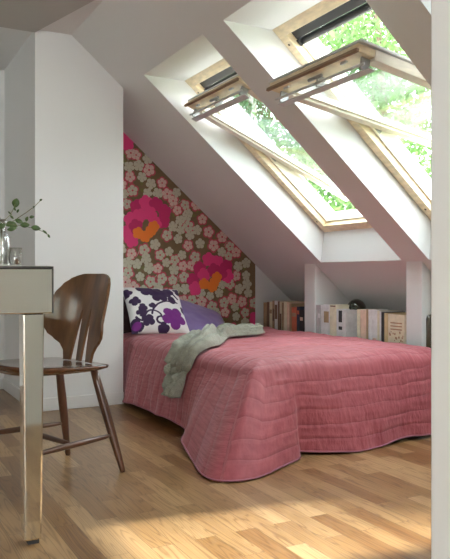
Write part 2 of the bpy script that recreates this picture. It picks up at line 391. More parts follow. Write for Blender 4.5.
# ------------------------------------------------------------------ roof windows
WL = math.hypot(WB[0]-WT[0], WB[1]-WT[1])
def make_window(n, y0, y1, open_deg):
    W = y1-y0-.004
    root = tag(empty('window_%d' % n), kind='structure')
    # local axes: a = down the slope, b = along the wall (from y0), c = outward
    dA = Vector((CS, 0, -SN)); dC = Vector((SN, 0, CS)); org = Vector((WT[0], y0+.002, WT[1]))
    def loc(a, b, c): return org + dA*a + Vector((0, b, 0)) + dC*c
    fx = lambda p: loc(p.x, p.y, p.z)
    fw, D = .055, .108
    bm = BM()
    box(bm, (0,0,0), (fw,W,D), xf=fx); box(bm, (WL-fw,0,0), (WL,W,D), xf=fx)
    box(bm, (fw,0,0), (WL-fw,fw,D), xf=fx); box(bm, (fw,W-fw,0), (WL-fw,W,D), xf=fx)
    fr = obj('window_frame', bm, M['pine'], root, bevel=.002)
    bm = BM()   # shadow-gap rebate with a grey lining, inside the frame
    box(bm, (fw,fw,.035), (WL-fw,fw+.012,D+.004), xf=fx); box(bm, (fw,W-fw-.012,.035), (WL-fw,W-fw,D+.004), xf=fx)
    box(bm, (WL-fw-.012,fw+.012,.035), (WL-fw,W-fw-.012,D+.004), xf=fx)
    obj('frame_lining', bm, M['pinewhite'], fr)
    bm = BM()
    for s in (.10, WL-.10):
        for yy in (.028, W-.028):
            tube(bm, [loc(s,yy,-.0015), loc(s,yy,.002)], .006, 10)
    obj('screw', bm, M['screw'], fr)
    bm = BM()   # black top casing outside (head cladding)
    box(bm, (fw-.0,fw+.001,.03), (fw+.05,W-fw-.001,D+.03), xf=fx)
    tube(bm, [loc(fw+.075,fw+.012,.05), loc(fw+.075,W-fw-.012,.05)], .018, 14)
    box(bm, (fw+.05,fw+.004,.02), (fw+.085,fw+.02,.07), xf=fx); box(bm, (fw+.05,W-fw-.02,.02), (fw+.085,W-fw-.004,.07), xf=fx)
    obj('head_casing', bm, M['dark'], root, bevel=.003)
    bm = BM()   # grey outside flashing strips
    box(bm, (-.04,-.06,D+.001), (fw-.005,W+.06,D+.035), xf=fx)
    box(bm, (fw-.005,-.06,D+.001), (WL+.04,fw-.012,D+.03), xf=fx); box(bm, (fw-.005,W-fw+.012,D+.001), (WL+.04,W+.06,D+.03), xf=fx)
    obj('flashing', bm, M['alu'], root)
    # sash on its centre pivot
    ang = math.radians(open_deg)
    piv = loc(WL/2+.02, 0, .062)
    sl = Matrix.Rotation(-ang, 3, 'Y')
    sA = sl @ dA; sC = sl @ dC
    if (sA.z - dA.z) < 0: sl = Matrix.Rotation(ang, 3, 'Y'); sA = sl @ dA; sC = sl @ dC
    g = fw+.016; SW = W-2*g; SL = WL-.07
    sorg = piv + Vector((0, g, 0)) - sA*SL/2
    def sloc(a, b, c): return sorg + sA*a + Vector((0, b, 0)) + sC*c
    sx = lambda p: sloc(p.x, p.y, p.z)
    sw, T = .068, .022
    bm = BM()
    box(bm, (SL-sw,0,-T), (SL,SW,T), xf=sx)
    box(bm, (.085,0,-T), (SL-sw,sw*.8,T), xf=sx); box(bm, (.085,SW-sw*.8,-T), (SL-sw,SW,T), xf=sx)
    box(bm, (.085,sw*.8,-T+.012), (SL-sw,sw*.8+.014,T-.022), xf=sx); box(bm, (.085,SW-sw*.8-.014,-T+.012), (SL-sw,SW-sw*.8,T-.022), xf=sx)
    sash = obj('sash', bm, M['pinewhite'], root, bevel=.003)
    bm = BM()   # deep head rail of the sash
    box(bm, (0,0,-.012), (.085,SW,T-.002), xf=sx)
    hr = obj('head_rail', bm, M['pine'], sash, bevel=.004)
    bm = BM(); box(bm, (-.010,-.006,-.018), (.004,SW+.006,-.004), xf=sx)
    obj('edge_bead', bm, M['bead'], hr, bevel=.002)
    bm = BM(); box(bm, (.086,sw*.8+.001,.000), (SL-sw-.001,SW-sw*.8-.001,.006), xf=sx); obj('window_pane', bm, M['pane'], sash)
    bm = BM()
    box(bm, (.0,-.014,T+.0005), (SL+.03,.03,T+.010), xf=sx); box(bm, (.0,SW-.03,T+.0005), (SL+.03,SW+.014,T+.010), xf=sx)
    box(bm, (.0,.03,T+.0005), (.05,SW-.03,T+.010), xf=sx); box(bm, (SL-.04,.03,T+.0005), (SL+.03,SW-.03,T+.010), xf=sx)
    obj('sash_cladding', bm, M['alu'], sash)
    # ventilation flap bar with brackets and latch
    bm = BM()
    box(bm, (.040,.006,-.050), (.048,SW+.004,-.040), xf=sx)
    box(bm, (.060,.000,-.062), (.096,SW+.008,-.056), xf=sx)
    bar = obj('control_bar', bm, M['alu'], sash, bevel=.002)
    bm = BM()
    for b0 in (.02, SW/2-.012, SW-.044):
        box(bm, (.044,b0+.006,-.060), (.086,b0+.016,-.012), xf=sx)
    tube(bm, [sloc(.034,SW/2-.045,-.026), sloc(.034,SW/2+.045,-.026)], .008, 12)
    obj('bar_bracket', bm, M['grey'], bar, bevel=.002)
    bm = BM()
    for b0 in (.10, SW-.12): tube(bm, [sloc(.03,b0,-.016), sloc(.03,b0+.035,-.016)], .006, 8)
    obj('catch', bm, M['alu'], bar)
    bm = BM()
    for yy in (g-.015, W-g+.003): box(bm, (WL/2-.03,yy,.045), (WL/2+.07,yy+.012,.085), xf=fx)
    obj('pivot_hinge', bm, M['grey'], root)
    return root
make_window(1, *wins[0], 17.8)
make_window(2, *wins[1], 31)
make_window(3, *wins[2], 0)

# ------------------------------------------------------------------ bed
XM0, XM1, YM0, YM1 = 1.52, 2.62, 2.60, 4.52
bed = thing('bed', 'low single bed with dark base hidden under the pink quilt against the floral wall', 'bed', (2.07, 3.56, 0))
O = Vector((2.07, 3.56, 0))
def rel(bm, off): bmesh.ops.translate(bm, verts=bm.verts[:], vec=-Vector(off)); return bm
bm = BM(); box(bm, (XM0,YM0,.26), (XM1,YM1,.372)); obj('mattress', rel(bm,O), M['mattress'], bed, bevel=.04)
bm = BM(); box(bm, (XM0+.02,YM0+.02,.10), (XM1-.02,YM1-.02,.26)); obj('bed_base', rel(bm,O), M['bedbase'], bed, bevel=.01)
for x in (XM0+.08, XM1-.12):
    for y in (YM0+.08, YM1-.12):
        bm = BM(); tube(bm, [(x,y,0),(x,y,.10)], [.02,.026], 12); obj('leg', rel(bm,O), M['bedbase'], bed, smooth=False)

# quilt
ctl = [ # edge point (x,y) -> hem point (x,y,z)
 ((1.515,4.54),(1.478,4.54,.035)), ((1.515,4.12),(1.476,4.12,.035)), ((1.50,3.97),(1.436,3.98,.032)), ((1.50,3.80),(1.424,3.80,.045)), ((1.50,3.45),(1.432,3.45,.045)), ((1.50,3.15),(1.428,3.14,.045)),
 ((1.50,3.02),(1.405,3.02,.035)), ((1.50,2.90),(1.315,2.87,.035)), ((1.50,2.80),(1.262,2.66,.008)), ((1.50,2.71),(1.212,2.46,.006)), ((1.51,2.62),(1.24,2.35,.004)),
 ((1.56,2.58),(1.370,2.322,.004)), ((1.62,2.57),(1.545,2.41,.006)), ((1.68,2.57),(1.685,2.485,.008)), ((1.715,2.575),(1.705,2.535,.02)), ((1.77,2.575),(1.77,2.525,.015)),
 ((1.95,2.58),(1.945,2.470,.005)), ((2.12,2.58),(2.11,2.485,.006)), ((2.32,2.58),(2.315,2.525,.02)), ((2.47,2.585),(2.46,2.525,.02)), ((2.62,2.60),(2.60,2.55,.02))]
arc = [0]
for (a, _), (b, _) in zip(ctl, ctl[1:]): arc.append(arc[-1]+math.hypot(a[0]-b[0], a[1]-b[1]))
def cr(p0, p1, p2, p3, t):
    return .5*((2*p1)+(-p0+p2)*t+(2*p0-5*p1+4*p2-p3)*t*t+(-p0+3*p1-3*p2+p3)*t**3)
def hem(s):
    i = 0
    while i < len(arc)-2 and s > arc[i+1]: i += 1
    t = (s-arc[i])/(arc[i+1]-arc[i]); n = len(ctl)-1
    g_ = lambda k: Vector(ctl[min(max(k,0),n)][1]); e_ = lambda k: Vector((*ctl[min(max(k,0),n)][0], 0))
    h = cr(g_(i-1), g_(i), g_(i+1), g_(i+2), t); e = e_(i).lerp(e_(i+1), t)
    h.z = max(h.z, .004)
    return e, h
QX0, QX1, QY0, QY1 = 1.50, 2.63, 2.58, 4.54
def top_z(x, y):
    n = noise.noise(Vector((x*4, y*4, 3)))*.010 + noise.noise(Vector((x*11, y*11, 5)))*.006 + noise.noise(Vector((x*25, y*16, 2)))*.003
    d = max(0, min(x-QX0, y-QY0))
    r = .13; drop = 0 if d > r else (r-math.sqrt(max(0, r*r-(r-d)**2)))*.60
    b = .022*math.exp(-((x-2.15)/.5)**2-((y-3.1)/.6)**2)
    return .408 + n*min(1, d/.05+.2) + b - drop
NT, S = 46, arc[-1]
def side_pt(s, t):
    e, h = hem(s)
    ze = top_z(max(e.x, QX0), max(e.y, QY0))
    out = (h-e); out.z = 0
    foot = s > arc[10]
    flare = min(1, out.length/.3)
    k = t**(1.25-.2*flare)*.86+.14*math.sin(t*PI/2)
    p = Vector((e.x+out.x*k, e.y+out.y*k, ze+(h.z-ze)*(t**1.0)))
    nrm = Vector((0,-1,0)) if foot else Vector((-1,0,0))
    if flare > .5: nrm = out.normalized()
    bulge = .022*math.sin(min(1,t*1.6)*PI/2)*(1-t*.6)
    w = noise.noise(Vector((s*5.5, t*.8, 1.)))*.022*t**.7 + noise.noise(Vector((s*14, t*2.2, 4.)))*.009*t**.5 + noise.noise(Vector((s*9, t*14, 8.)))*.003
    p += nrm*(bulge+w*(1-.5*flare))
    p += Vector((0,0,.0025*math.sin(s*17)*t))
    if p.y > 4.02: p.x = max(p.x, 1.462)
    p.z = max(p.z, .004)
    return p
bm = BM(); uvl = bm.loops.layers.uv.new('UVMap')
ny, nx = 196, 113
side_top = []      # boundary arc parameters must match the top grid boundary, so build the top edge from them
sy = [arc[10]*(1-j/ny) for j in range(ny+1)]         # left edge from corner (j=0) to head (j=ny)
sxp = [arc[10]+(S-arc[10])*i/nx for i in range(nx+1)]
ex = [hem(s)[0] for s in sxp]; ey = [hem(s)[0] for s in sy]
uvd = {}; grid = []
for j in range(ny+1):
    row = []
    for i in range(nx+1):
        if i == 0: p = side_pt(sy[j], 0)
        elif j == 0: p = side_pt(sxp[i], 0)
        else:
            y = ey[j].y + (ex[i].y-ex[0].y)*(1-j/ny); x = ex[i].x - ex[0].x*0 + (ey[j].x-ey[0].x)*(1-i/nx)
            p = Vector((x, y, top_z(x, y)))
        v = bm.verts.new(p); uvd[v] = (p.x, p.y); row.append(v)
    grid.append(row)
for j in range(ny):
    for i in range(nx): bm.faces.new((grid[j][i], grid[j][i+1], grid[j+1][i+1], grid[j+1][i]))
order = [(sy[j], grid[j][0]) for j in range(ny, 0, -1)] + [(sxp[i], grid[0][i]) for i in range(nx+1)]
prev = None; hemline = []
for s, v0 in order:
    colv = [v0]
    for k in range(1, NT+1):
        t = k/NT; p = side_pt(s, t); v = bm.verts.new(p)
        # unfold: left side continues in -x, foot side in -y
        if s < arc[10]: uvd[v] = (QX0-.42*t, uvd[v0][1])
        else: uvd[v] = (uvd[v0][0], QY0-.42*t)
        colv.append(v)
    hemline.append(colv[-1].co.copy())
    if prev:
        for k in range(NT): bm.faces.new((prev[k], prev[k+1], colv[k+1], colv[k]))
    prev = colv
for f in bm.faces:
    for l in f.loops: l[uvl].uv = uvd[l.vert]
quilt = obj('bedspread', bm, M['quilt'], smooth=True)
sm = quilt.modifiers.new('thick', 'SOLIDIFY'); sm.thickness = .008; sm.offset = -1 
tag(quilt, 'rose pink quilted bedspread draped over the bed down to the oak floor', 'bedspread')
bm = BM(); tube(bm, [p+Vector((0,0,.002)) for p in hemline[::2]], .0035, 8); obj('hem_binding', bm, M['hem'], quilt, smooth=True)

# cushions ---------------------------------------------------------
def cushion(name, w, h, t, mtl, n=40, pinch=.10, seed=0, colorfn=None):
    bm = BM(); cl = bm.loops.layers.float_color.new('Print') if colorfn else None
    sides = []
    for sgn in (1, -1):
        g_ = []
        for j in range(n+1):
            r = []
            for i in range(n+1):
                a, b = -1+2*i/n, -1+2*j/n
                x = a*w/2*(1-pinch*(1-b*b)**1*.55*abs(a)); y = b*h/2*(1-pinch*(1-a*a)*.55*abs(b))
                z = t/2*max(0,(1-a**4)*(1-b**4))**.62
                z *= 1+.12*noise.noise(Vector((a*1.6+seed, b*1.6, sgn)))
                z += .004*noise.noise(Vector((a*5+seed, b*5, sgn)))*(1-max(abs(a),abs(b))**6)
                if sgn < 0 and (i in (0,n) or j in (0,n)): r.append(sides[0][j][i]); continue
                r.append(bm.verts.new((x, y, sgn*z)))
            g_.append(r)
        sides.append(g_)
        for j in range(n):
            for i in range(n):
                q = (g_[j][i], g_[j][i+1], g_[j+1][i+1], g_[j+1][i])
                f = bm.faces.new(q if sgn > 0 else q[::-1])
                if cl:
                    for l in f.loops: l[cl] = (*colorfn(-1+2*(i+.5)/n, -1+2*(j+.5)/n, sgn), 1)
    o = obj(name, bm, mtl, smooth=True, recalc=False)
    return o
def pose(o, loc, right, up):      # right, up: where the cushion's width and height point
    r = Vector(right).normalized(); u = Vector(up); u = (u-r*u.dot(r)).normalized(); n = r.cross(u)
    m = Matrix((r, u, n)).transposed().to_4x4(); m.translation = Vector(loc); o.matrix_world = m
WHT, NAVY, VIO = (.78,.77,.76), (.035,.012,.06), (.17,.014,.20)
def blob(a, b, cx, cy, R, n=5, rot=0, dep=.35):
    dx, dy = a-cx, b-cy; r = math.hypot(dx, dy); t = math.atan2(dy, dx)+rot
    return r < R*(1-dep+dep*abs(math.cos(n*t/2))**.6)
def seg_d(a, b, pts):
    best = 9
    for (x0,y0),(x1,y1) in zip(pts, pts[1:]):
        L2 = (x1-x0)**2+(y1-y0)**2; t = max(0, min(1, ((a-x0)*(x1-x0)+(b-y0)*(y1-y0))/L2)); best = min(best, math.hypot(a-x0-t*(x1-x0), b-y0-t*(y1-y0)))
    return best
def arcpts(cx, cy, r, a0, a1, n=14): return [(cx+r*math.cos(a0+(a1-a0)*k/n), cy+r*math.sin(a0+(a1-a0)*k/n)) for k in range(n+1)]
vines = [arcpts(.45,-.55,.75,2.9,1.2), arcpts(-.25,-.5,.28,.2,3.4), arcpts(-.02,-.62,.13,0,5), arcpts(.1,.1,.5,.3,1.7), [(.55,.95),(.62,.6),(.8,.35)], arcpts(-.55,-.35,.3,3.5,5.2)]
def floral(a, b, sgn):
    if sgn < 0: return WHT
    if blob(a,b,.45,-.50,.44,5,.3): return VIO
    for bl in ((-.30,.74,.32,4,.2),(.12,.50,.36,5,.9),(.45,.62,.24,4,0),(-.95,.62,.2,4,.1),(-.55,.25-.35,.17,3,.5),(-.62,-.30,.20,4,0),(-.45,-.62,.24,4,.6),(.55,.25,.17,2,1.2),(.9,.75,.2,4,.4),(-.9,-.8,.3,4,.2),(-.75,.2,.2,4,.3),(.05,-.9,.2,4,0),(-.2,-.02,.13,3,1),(.95,-.1,.16,3,0)):
        if blob(a,b,*bl): return VIO if bl[2] == .30 and math.hypot(a-bl[0]-.06, b-bl[1]) < .15 else NAVY
    if any(seg_d(a,b,v) < .034 for v in vines): return NAVY
    return WHT
M['floral'] = attr_mat('floral_print', 'Print')
p1 = cushion('cushion', .40, .40, .12, M['floral'], n=150, colorfn=floral, seed=2)
pose(p1, (1.745, 4.25, .55), (.97,-.05,-.05), (-.16,.60,.62))
tag(p1, 'white cushion printed with purple blossoms and navy vines', 'cushion')
p2 = cushion('cushion', .64, .42, .15, M['purple'], seed=5)
pose(p2, (2.04, 4.36, .465), (.93,.02,-.27), (.0,.75,.55))
tag(p2, 'plain lilac satin cushion leaning on the floral wall', 'cushion')
p3 = cushion('cushion', .34, .30, .09, M['maroon'], seed=9)
pose(p3, (1.66, 4.46, .52), (1,0,0), (0,.30,.9))
tag(p3, 'dark maroon cushion mostly hidden behind the purple and white one', 'cushion')

# throw ------------------------------------------------------------
def surf(x, y):      # bedspread surface, x<QX0 runs down the left side
    if x >= QX0: return Vector((x, y, top_z(x, y))), Vector((0,0,1)) if x > QX0+.06 else Vector((-.5,0,.85)).normalized()
    s = 0
    lo = QY1-y; t = (QX0-x)/.40
    return side_pt(max(0, lo), min(t, 1)), Vector((-1,0,.15)).normalized()
path = [(2.22,3.74),(2.10,3.68),(1.97,3.67),(1.84,3.58),(1.72,3.44),(1.62,3.33),(1.53,3.27),(1.45,3.27),(1.36,3.25),(1.28,3.25)]
def pathp(t):
    n = len(path)-1; f = t*n; i = min(int(f), n-1); f -= i; g_ = lambda k: Vector((*path[min(max(k,0),n)],0))
    return cr(g_(i-1), g_(i), g_(i+1), g_(i+2), f)
bm = BM(); NL, NW = 150, 64; rows = []
for i in range(NL+1):
    t = i/NL; c = pathp(t); d = (pathp(min(1,t+.01))-pathp(max(0,t-.01))).normalized(); nn = Vector((-d.y, d.x, 0))
    wd = .050+.040*math.sin(t*PI*.9)+.045*math.exp(-((t-.62)/.16)**2)+.012*noise.noise(Vector((t*8,0,0)))
    r = []
    for j in range(NW+1):
        q = -1+2*j/NW
        ed = (1-q**6)
        xy = c + nn*q*wd + d*(.02*noise.noise(Vector((q*3, t*3, 7))) + (.03*noise.noise(Vector((q*4,9,0))) if t in (0,1) else 0))
        p, nm = surf(xy.x, xy.y)
        fold = .050*abs(noise.noise(Vector((q*2.6+.8*math.sin(t*5), t*2.6, 1.)))) *2 + .026*abs(math.sin(q*7+3.*math.sin(t*8)+t*6+2*noise.noise(Vector((q*2,t*5,3))))) + .012*noise.noise(Vector((q*6, t*16, 2.)))
        fold += .022*math.exp(-((t-.52)/.10)**2)*(1-q*q)
        p = p + nm*(.012+ max(0, fold)*ed)
        r.append(bm.verts.new(p))
    rows.append(r)
for i in range(NL):
    for j in range(NW): bm.faces.new((rows[i][j], rows[i+1][j], rows[i+1][j+1], rows[i][j+1]))
th = obj('throw', bm, M['throw'], smooth=True); sd = th.modifiers.new('thick','SOLIDIFY'); sd.thickness = .006; sd.offset = 0
tag(th, 'crumpled sage grey knitted throw lying across the pink bedspread', 'throw')

# ------------------------------------------------------------------ niche books
bookmats = {}
def bmat(c):
    if c not in bookmats: bookmats[c] = mat('book_cover', tuple(min(.85,q*1.5+.02) for q in c), .6, var=.12, vscale=25)
    return bookmats[c]
def yat(u, x=XK+.008): return at(u, 300, 'x', x).y
def book(u0, u1, h, d, c, colour, where, grp, lean=0, band=None, cat='book', decor=0):
    x0 = XK+.008
    ya, yb = yat(u1), yat(u0); w = max(.006, yb-ya-.0012); ym = ya+w/2+.0006
    root = thing('book', '%s book, %s' % (colour, where), cat, (x0, ym, SH+.0005), group=grp)
    cv = bmat(c); tk = min(.0025, w*.2)
    sh = math.tan(math.radians(lean))
    xf = lambda p: Vector((p.x, p.y+p.z*sh, p.z))
    bm = BM()
    box(bm, (0,-w/2,0), (.003,w/2,h), xf=xf); box(bm, (.003,-w/2,0), (d,-w/2+tk,h), xf=xf); box(bm, (.003,w/2-tk,0), (d,w/2,h), xf=xf)
    obj('cover', bm, cv, root)
    bm = BM(); box(bm, (.0035,-w/2+tk,.003), (d-.004,w/2-tk,h-.003), xf=xf); obj('pages', bm, M['pages'], root)
    if band:
        for z0, z1 in band[1]:
            bm = BM(); box(bm, (-.0006,-w/2*.8,h*z0), (.0,w/2*.8,h*z1), xf=xf)
            obj('spine_label', bm, bmat(band[0]), root)
    if decor:
        bm = BM(); rr = random.Random(3)
        for k in range(26):
            cy, cz = rr.uniform(-w/2+.01, w/2-.01), rr.uniform(.03, h*.62); R = rr.uniform(.005,.010)
            vs = [bm.verts.new((-.0008, cy+R*math.cos(q*PI/4)*(1 if q%2 else .6), cz+R*math.sin(q*PI/4)*(1 if q%2 else .6))) for q in range(8)]
            bm.faces.new(vs)
        for k in range(3): box(bm, (-.0006,-w*.35,h*(.80-.07*k)), (0,w*.35,h*(.825-.07*k)))
        box(bm, (-.0003,-w*.36,.02), (0,w*.36,.03))
        obj('cover_print', bm, bmat(decor), root)
    return root
TAN, CREAM, WHITE, BROWN, RED, NAV, GRY, BLK, PNK = (.30,.21,.12), (.58,.52,.40), (.70,.69,.64), (.14,.085,.05), (.42,.10,.05), (.02,.03,.05), (.38,.38,.38), (.02,.02,.02), (.55,.42,.33)
left = [(263.5,266.6,.275,TAN,'tan',None),(266.8,269.2,.280,BROWN,'slim brown',None),(269.4,272.2,.283,CREAM,'cream',(TAN,[(.1,.2),(.7,.8)])),(272.3,274.4,.292,TAN,'tan banded',(BROWN,[(.5,.8)])),
 (274.6,277.6,.293,WHITE,'white',(BROWN,[(.55,.9)])),(277.8,279.4,.29,BROWN,'thin brown',None),(279.6,281.6,.290,CREAM,'cream',(BROWN,[(.3,.7)])),(281.8,283.6,.283,TAN,'tan',None),
 (283.8,286.6,.291,CREAM,'wide cream',(TAN,[(.12,.2)])),(286.8,289.2,.288,PNK,'pale pink',None),(289.4,291.4,.28,TAN,'tan',None),(291.6,296.6,.255,RED,'brick red',(TAN,[(.75,.85)])),(296.8,299.4,.262,NAV,'navy',(RED,[(.8,.9)])),(299.6,303.2,.24,BLK,'black',(PNK,[(.7,.8)]))]
ordn = ['first','second','third','fourth','fifth','sixth','seventh','eighth','ninth','tenth','eleventh','twelfth','thirteenth','fourteenth','fifteenth']
for k, (a_, b_, h_, c_, nm, bd) in enumerate(left):
    book(a_, b_, h_, .165 if h_ > .27 else .18, c_, nm, '%s from the left in the niche beside the floral wall' % ordn[k], 'books in the left niche', band=bd)
mid = [(315.5,317.3,.282,GRY,'slim grey',None),(317.5,320.4,.284,GRY,'grey',(WHITE,[(.7,.8)])),(320.8,323.0,.283,WHITE,'white',None),(323.3,329.4,.288,WHITE,'thick white',(TAN,[(.6,.85)])),(329.7,336.0,.290,CREAM,'thick cream',(BROWN,[(.955,.985)])),(336.4,338.0,.265,WHITE,'slim white',None),(338.2,342.6,.262,WHITE,'white and black spotted',(BLK,[(.05,.32),(.52,.6),(.70,.98)])),(342.9,345.6,.262,WHITE,'plain white',None)]
for k, (a_, b_, h_, c_, nm, bd) in enumerate(mid):
    book(a_, b_, h_, .16 if k < 5 else .09, c_, nm, '%s from the left in the middle niche' % ordn[k], 'books left of the green globe', band=bd)
rgt = [(357.0,359.8,.272,CREAM,'cream',None),(360.4,365.8,.272,PNK,'sand pink',None),(366.2,368.0,.277,TAN,'slim tan',None),(368.3,371.8,.276,WHITE,'white',None),(372.1,377.0,.278,(.66,.63,.56),'thick off white',(PNK,[(.1,.22),(.3,.4)])),(377.3,379.2,.272,CREAM,'slim cream',None),(379.5,381.0,.27,WHITE,'slim white',None),(381.3,384.0,.266,BLK,'black',None),(384.3,387.4,.262,(.45,.34,.18),'ochre',None)]
for k, (a_, b_, h_, c_, nm, bd) in enumerate(rgt):
    book(a_, b_, h_, .16 if k > 4 else .085, c_, nm, '%s to the right of the green glass globe' % ordn[k], 'books right of the green globe', band=bd)
book(388.0, 404.5, .258, .035, (.52,.46,.34), 'wide floral patterned', 'facing out at the right end of the middle niche', 'books right of the green globe', decor=(.30,.16,.09))
# green glass globe
yv = yat(350.5, XK+.09)
bm = BM()
R = .062; prof = [(.030,0),(.033,.004),(.030,.16)]; zc = .325-R
for k in range(4, 21):
    a_ = -PI/2+PI*k/24; prof.append((max(R*math.cos(a_),.02), zc+R*math.sin(a_)))
prof += [(.017,.325),(.013,.320),(.012,.2),(.03,.02),(.0004,.015)]
prof = [(r, z) for r, z in prof]
lathe(bm, prof, seg=40)
gv = obj('glass_vase', bm, M['greenglass'], smooth=True); gv.location = (XK+.10, yat(354.5, XK+.10), SH+.0005)
gv.location.x = XK+.172; gv.location.y = yat(356.5, XK+.172)
tag(gv, 'round dark green glass globe vase standing between books in the niche', 'vase')
# brown bottle in the right niche
pb = at(428.5, 320, 'x', XK+.065)
bm = BM(); lathe(bm, [(.034,0),(.038,.01),(.039,.24),(.034,.262),(.010,.270),(.007,.29),(.005,.335),(.0004,.338)], seg=28)
bv = obj('bottle', bm, M['amber'], smooth=True); bv.location = (pb.x, pb.y, SH+.0005)
tag(bv, 'tall dark brown bottle with a thin pointed neck in the right niche', 'bottle')

# ------------------------------------------------------------------ mirrored table
TX0, TX1, TY0, TY1, TT, TB = -.90, .512, 2.03, 3.13, .813, .677
tb = thing('table', 'mirror clad table with square tapered legs standing on oak floor', 'table', ((TX0+TX1)/2, (TY0+TY1)/2, 0))
TO_ = Vector(((TX0+TX1)/2, (TY0+TY1)/2, 0))
bm = BM(); box(bm, (TX0-.002,TY0-.002,TT-.006), (TX1+.002,TY1+.002,TT)); tt_ = obj('tabletop', rel(bm,TO_), M['edge'], tb, bevel=.001)
bm = BM(); box(bm, (TX0+.004,TY0+.004,TT-.0005), (TX1-.004,TY1-.004,TT+.0015)); obj('mirror_panel', rel(bm,TO_), M['mirror'], tt_)
bm = BM()
for a_, b_ in (((TX0,TY0),(TX1,TY0+.02)), ((TX0,TY1-.02),(TX1,TY1)), ((TX0,TY0+.02),(TX0+.02,TY1-.02)), ((TX1-.02,TY0+.02),(TX1,TY1-.02))):
    box(bm, (a_[0],a_[1],TB), (b_[0],b_[1],TT-.006))
obj('apron', rel(bm,TO_), M['mirror'], tb, bevel=.003)
bm = BM()
bm.free()
for x in (TX0, TX1):
    for y in (TY0, TY1):
        bm = BM(); tube(bm, [(x,y,TB),(x,y,TT-.006)], .0025, 8); obj('edge_strip', rel(bm,TO_), M['edge'], tb)
for (xa, sx_) in ((TX1-.017, -1), (TX0+.017, 1)):
    for (ya, sy_) in ((TY0+.03, 1), (TY1-.03, -1)):
        bm = BM(); t0, t1 = .062, .050
        def ring(w, z, off): return [bm.verts.new((xa+sx_*(off+ (w if i in (1,2) else 0)), ya+sy_*(off+(w if i > 1 else 0)), z)) for i in range(4)]
        r0 = ring(t1, .012, .006); r1 = ring(t0, TB if True else 0, 0)
        for k in range(4): bm.faces.new((r0[k], r0[(k+1)%4], r1[(k+1)%4], r1[k]))
        bm.faces.new(r0[::-1]); bm.faces.new(r1)
        lg = obj('leg', rel(bm,TO_), M['mirror'], tb, bevel=.005)
        bm = BM(); q0 = (xa+sx_*.012, ya+sy_*.012); q1 = (xa+sx_*.044, ya+sy_*.044)
        box(bm, (min(q0[0],q1[0]),min(q0[1],q1[1]),0), (max(q0[0],q1[0]),max(q0[1],q1[1]),.0125)); obj('foot', rel(bm,TO_), M['rubber'], lg)

# things on the table
pc = at(1.5, 262, 'y', 2.20)
bm = BM()
lathe(bm, [(.024,.0),(.0255,.004),(.0255,.085),(.020,.098),(.0125,.106),(.0125,.118),(.017,.126),(.018,.134),(.013,.142),(.0105,.143),(.0105,.108),(.018,.096),(.023,.083),(.023,.008),(.0004,.007)], seg=48, ripple=.03)
vs_ = obj('glass_vase', bm, M['crystal'], smooth=True); vs_.location = (pc.x, 2.20, TT+.002)
tag(vs_, 'small ribbed clear glass bottle vase on the mirrored table holding the leafy branch', 'vase')
pt = at(15, 262, 'y', 2.235)
bm = BM(); lathe(bm, [(.017,0),(.0195,.002),(.0225,.058),(.0215,.058),(.0185,.006),(.0004,.005)], seg=36)
tm = obj('drinking_glass', bm, M['tumbler'], smooth=True); tm.location = (pt.x, pt.y, TT+.002)
tag(tm, 'small clear glass tumbler on the mirrored table', 'glass')
bm = BM(); lathe(bm, [(.006,0),(.0065,.001),(.0062,.014),(.0045,.017),(.0004,.0175)], seg=16)
cd = obj('candle', bm, M['candle'], smooth=True); cd.location = (pt.x+.005, pt.y, TT+.0078); tag(cd, 'small brown candle stub inside the glass tumbler', 'candle')
# leafy branch
sp_root = thing('leafy_branch', 'thin branch with oval green leaves standing in the glass vase', 'branch', (pc.x, 2.20, TT+.0135))
def bp(u, v, y): return at(u, v, 'y', y) - Vector(sp_root.location)
base = Vector((0,0,0)); mouth = Vector((0,0,.120))
stems = [[base, mouth, bp(8,224,2.19), bp(24,226,2.17), bp(36,229,2.16), bp(44,232,2.16), bp(49,236,2.16)],
         [base, mouth, bp(10,215,2.21), bp(14,208,2.22), bp(16,201,2.22)],
         [base, mouth, bp(12,222,2.2), bp(24,214,2.2), bp(34,207,2.2), bp(41,200,2.2)],
         [base, mouth, bp(-2,212,2.18), bp(-10,200,2.16)]]
for st in stems:
    bm = BM(); tube(bm, st, [.0015]*2+[.0010]*(len(st)-2), 6); obj('stem', bm, M['stem'], sp_root, smooth=True)
leaves = [(16,203,9,7,80,2.22),(13,225,9,6,-20,2.19),(19,221,8,4,-20,2.19),(25,225,9,5,0,2.17),(36,228,9,5,-10,2.16),(27,219,5,3,70,2.2),(32,217,5,3,10,2.2),(10,224,8,5,20,2.19),(12,229,9,4,10,2.19),(15,209,4,2,120,2.22),(18,211,4,2,60,2.22),(45,232,6,2,-40,2.16),(49,236,4,2,-60,2.16),(41,200,3,2,30,2.2),(12,217,5,2,-50,2.2),(10,213,5,1.5,-40,2.2),(34,207,3,1.5,45,2.2),(2,226,8,5,30,2.18),(-6,206,8,6,60,2.16)]
